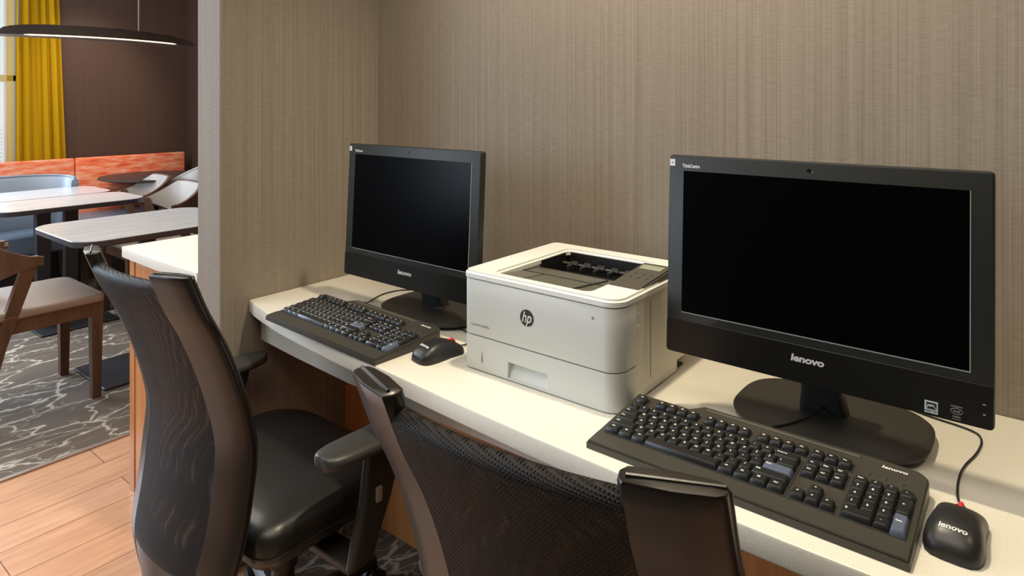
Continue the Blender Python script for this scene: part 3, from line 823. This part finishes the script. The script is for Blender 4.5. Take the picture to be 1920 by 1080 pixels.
# logo, lettering, marks on the front (front face is y = 0)
FP = Matrix(((1, 0, 0, 0), (0, 0, -1, 0), (0, 1, 0, 0), (0, 0, 0, 1)))
b = new(); add_lathe(b, [(0, 0), (.0165, 0), (.0165, .0006), (0, .0006)], 48); 
join(b, text_bm('hp', .0235, .32, .0001), T(-.001, .0005, .0008) @ S(1.0, 1.3, 1), 1)
obj('maker_logo', b, [M_DGREY, M_PRW], t, 'round black hp logo', M=T(.171, -.0002, .137) @ FP)
b = new(); join(b, text_bm('LaserJet Pro M402n', .0062, 0, .00012)); obj('model_lettering', b, M_GREYPR, t, M=T(.049, -.0006, .096) @ FP @ S(1.0, 1, 1))
b = new(); join(b, text_bm('2', .006, 0, .0002), T(0, .010, 0)); add_box(b, (-.0016, -.009, -.0002), (.0016, .006, .0003)); obj('paper_gauge', b, M_GREYPR, t, M=T(.054, -.0006, .029) @ FP)
b = new(); add_prism(b, [(0, -.003), (.003, 0), (0, .003), (-.003, 0)], 0, .0004); obj('small_mark', b, M_GREYPR, t, M=T(.322, -.0006, .168) @ FP)
b = new(); add_box(b, (0, .062, .165), (.0012, .088, .168)); add_box(b, (0, .062, .142), (.0012, .088, .145)); add_box(b, (0, .062, .142), (.0010, .064, .168)); obj('side_latch', b, M_PRW, t, M=T(Wp-.0045, 0, 0))
b = new(); add_box(b, (Wp-.0045, .13, .03), (Wp-.0035, .1315, .178)); obj('side_seam', b, M_SEAM, t)

# ================================================================== OFFICE CHAIRS
BACK = [(.26, -.28), (.34, -.283), (.40, -.279), (.47, -.263), (.55, -.251), (.64, -.243), (.72, -.258), (.80, -.283), (.87, -.311), (.93, -.342), (1.0, -.370)]
HALFW = [(.26, .060), (.29, .105), (.325, .155), (.37, .190), (.42, .205), (.50, .213), (.65, .217), (.80, .218), (1.0, .219)]       # outer half width
INN = [(.26, .005), (.29, .035), (.325, .080), (.37, .112), (.42, .126), (.50, .132), (.65, .130), (.80, .127), (1.0, .134)]
def make_office_chair(label):
    t = thing('office_chair', label, 'chair', group='black mesh-back office chairs')
    zs = [.27+.726*i/40 for i in range(41)]
    for s in (-1, 1):
        rings = []; seam = []
        for z in zs:
            yo = crom(BACK, z); xi = crom(INN, z); xo = crom(HALFW, z)
            fw = .028
            pi_ = Vector((xi, yo, 0)); po = Vector((xo, yo+fw, 0)); d = (po-pi_).normalized(); nn = Vector((-d.y, d.x, 0))   # nn points forward
            th = .026; Lw = (po-pi_).length
            zz = z
            prof = [(0.004, 0), (Lw*.5, -.003), (Lw-.010, 0), (Lw-.003, .004), (Lw, .011), (Lw-.0015, .0145), (Lw, .018), (Lw-.004, th-.003), (Lw-.014, th), (Lw*.5, th+.003), (.006, th), (0, th-.008), (0, .008)]
            ring = [pi_+d*a+nn*c for a, c in prof]
            if z > .998: ring = [Vector((p.x, p.y, 0)) for p in ring]
            rings.append([(s*p.x, p.y, zz) for p in ring])
            q = pi_+d*(Lw+.0005)+nn*.0145; seam.append((s*q.x, q.y, zz))
        # rounded top: shrink last rings
        last = rings[-1]; c = [sum(p[i] for p in last)/len(last) for i in range(3)]
        for sh, up in ((.985, .0022), (.95, .0036), (.5, .0045)):
            rings.append([(c[0]+(p[0]-c[0])*(1-(1-sh)*.6), c[1]+(p[1]-c[1])*sh, c[2]+up) for p in last])
        b = new(); add_loft(b, rings); wg = obj('side_wing', b, M_WING, t, ang=50)
        ctop = seam[-1]
        yi = crom(BACK, 1.0)
        seam += [(ctop[0]-s*.003, ctop[1]-.001, 1.0003), (s*(.134+.004), yi+.012, 1.0012)]
        b = new(); add_tube(b, seam, .0020, 6); obj('seam', b, M_LEATH, wg)
    # mesh envelope: rear sheet, rolled top, front sheet
    def sheet(u, z, off):
        xi = crom(INN, z)+.006; y = crom(BACK, z)+.012
        bow = .016*(1-u*u)
        return (u*xi, y-bow+off, z)
    path = [(z, 0) for z in [.385+.582*i/30 for i in range(31)]]
    rows = []
    for z, _ in path: rows.append([sheet(-1+2*k/16, z, -.010) for k in range(17)])
    for a in (25, 50, 75, 90, 110, 135, 160):
        r = math.radians(a); rows.append([tuple(Vector(sheet(-1+2*k/16, .967, -.010))+Vector((0, .0135*(1-math.cos(r)), .0135*math.sin(r)))) for k in range(17)])
    for z, _ in reversed(path): rows.append([sheet(-1+2*k/16, z, .016) for k in range(17)])
    b = new(); add_loft(b, rows, False, closed=False); obj('mesh_back', b, M_MESH, t, ang=70)
    # lower back plate
    b = new(); rings = []
    for z in [.275, .30, .33, .36, .385, .41]:
        y = crom(BACK, z)
        xi = crom(INN, z)+.012; k = 1
        rings.append([(-xi*k, y+.004, z), (-xi*.5*k, y-.010, z-.012), (0, y-.014, z-.016), (xi*.5*k, y-.010, z-.012), (xi*k, y+.004, z), (xi*k, y+.034, z), (0, y+.030, z-.016), (-xi*k, y+.034, z)])
    add_loft(b, rings); obj('lower_back_plate', b, M_LEATH, t, ang=60)
    # seat cushion
    b = new(); rings = []
    for z, ins in ((.395, .02), (.405, .004), (.425, 0), (.455, .0), (.470, .006), (.479, .020), (.484, .045), (.486, .09)):
        rings.append([(x, y, z-(.010 if y > .12 and z > .45 else 0)*((y-.12)/.08 if y > .12 else 0)) for x, y in rrect(-.242+ins, -.205+ins, .242-ins, .195-ins, (max(.045-ins*.3, .01), max(.115-ins*.5, .02), max(.115-ins*.5, .02), max(.045-ins*.3, .01)), 8)])
    add_loft(b, rings); st = obj('seat', b, M_LEATH, t, ang=50)
    b = new(); pp = [(x, y, .4275) for x, y in rrect(-.2425, -.2055, .2425, .1955, (.045, .115, .115, .045), 8)]; add_tube(b, pp+pp[:1], .0022, 6); obj('piping', b, M_LEATH, st)
    b = new(); add_prism(b, rrect(-.19, -.16, .19, .17, .04, 5), .365, .396, .008, 2); obj('seat_pan', b, M_BLKPL, t)
    b = new(); add_box(b, (-.10, -.14, .330), (.10, .08, .366), .01, 2); add_box(b, (-.035, -.245, .318), (.035, -.13, .36), .008, 2); obj('mechanism', b, M_BLKPL, t)
    # arms
    for s in (-1, 1):
        arm = thing_part('armrest', t)
        b = new(); rings = []
        yr = [(-.118, .012), (-.112, .026), (-.098, .036), (-.07, .042), (0, .045), (.06, .043), (.10, .037), (.125, .029), (.138, .018), (.142, .008)]
        for y, w in yr:
            r = []
            for k in range(16):
                a = 2*PI*k/16; c, s_ = math.cos(a), math.sin(a)
                r.append((s*.296+w*abs(c)**.6*(1 if c > 0 else -1), y, .597+(.015)*abs(s_)**.7*(1 if s_ > 0 else -1)+(.004 if y < -.05 else 0)))
            rings.append(r)
        add_loft(b, rings); obj('arm_pad', b, M_ARM, arm, ang=60)
        b = new(); rings = []
        for z, yc, w, th in ((.585, .045, .050, .011), (.55, .040, .046, .012), (.47, .022, .040, .013), (.40, -.006, .034, .012), (.355, -.02, .032, .010)):
            xo = s*.298
            rings.append([(xo+p[0], yc+p[1], z) for p in rrect(-th, -w, th, w, .008, 3)])
        add_loft(b, rings); obj('post', b, M_BLKPL, arm, ang=40)
        b = new(); add_box(b, (s*.02, -.05, .342), (s*.30, .01, .364), .006, 2); obj('arm_bracket', b, M_BLKPL, arm)
        b = new(); add_box(b, (s*.314-.004, .010, .470), (s*.314+.004, .026, .502), .003, 2); obj('height_button', b, mat('beige_button', (.28, .25, .20), .4) if 'beige_button' not in bpy.data.materials else bpy.data.materials['beige_button'], arm, 'beige height button')
    b = new(); add_cyl(b, (0, 0, .10), (0, 0, .335), .026); add_cyl(b, (0, 0, .22), (0, 0, .331), .034); obj('gas_lift', b, M_BLKPL, t)
    b = new(); add_cyl(b, (0, 0, .065), (0, 0, .125), .045)
    for i in range(5):
        a = 2*PI*i/5+.3; c, s_ = math.cos(a), math.sin(a)
        add_tube(b, [(c*.03, s_*.03, .10), (c*.16, s_*.16, .088), (c*.275, s_*.275, .072)], [.026, .020, .016], 10)
    obj('star_base', b, M_BLKPL, t)
    for i in range(5):
        a = 2*PI*i/5+.3; c, s_ = math.cos(a), math.sin(a)
        b = new()
        for o_ in (-.014, .014):
            add_cyl(b, (c*.275-s_*(o_-.008), s_*.275+c*(o_-.008), .0265), (c*.275-s_*(o_+.008), s_*.275+c*(o_+.008), .0265), .0262, 20)
        add_cyl(b, (c*.275, s_*.275, .03), (c*.275, s_*.275, .072), .008, 12)
        obj('caster', b, M_BLKPL, t)
    return t
def thing_part(name, parent):
    o = bpy.data.objects.new(name, None); COL.objects.link(o); o.parent = parent; o.empty_display_size = .03
    return o
oc = make_office_chair('black office chair in front of the corner computer, left of the two')
oc.location = (.360, -.592, .0035); oc.rotation_euler.z = math.radians(1.5)
dup(oc, (1.324, -.640, .0035), math.radians(3.6), 'black mesh office chair closest to the camera, cut off by the bottom edge')
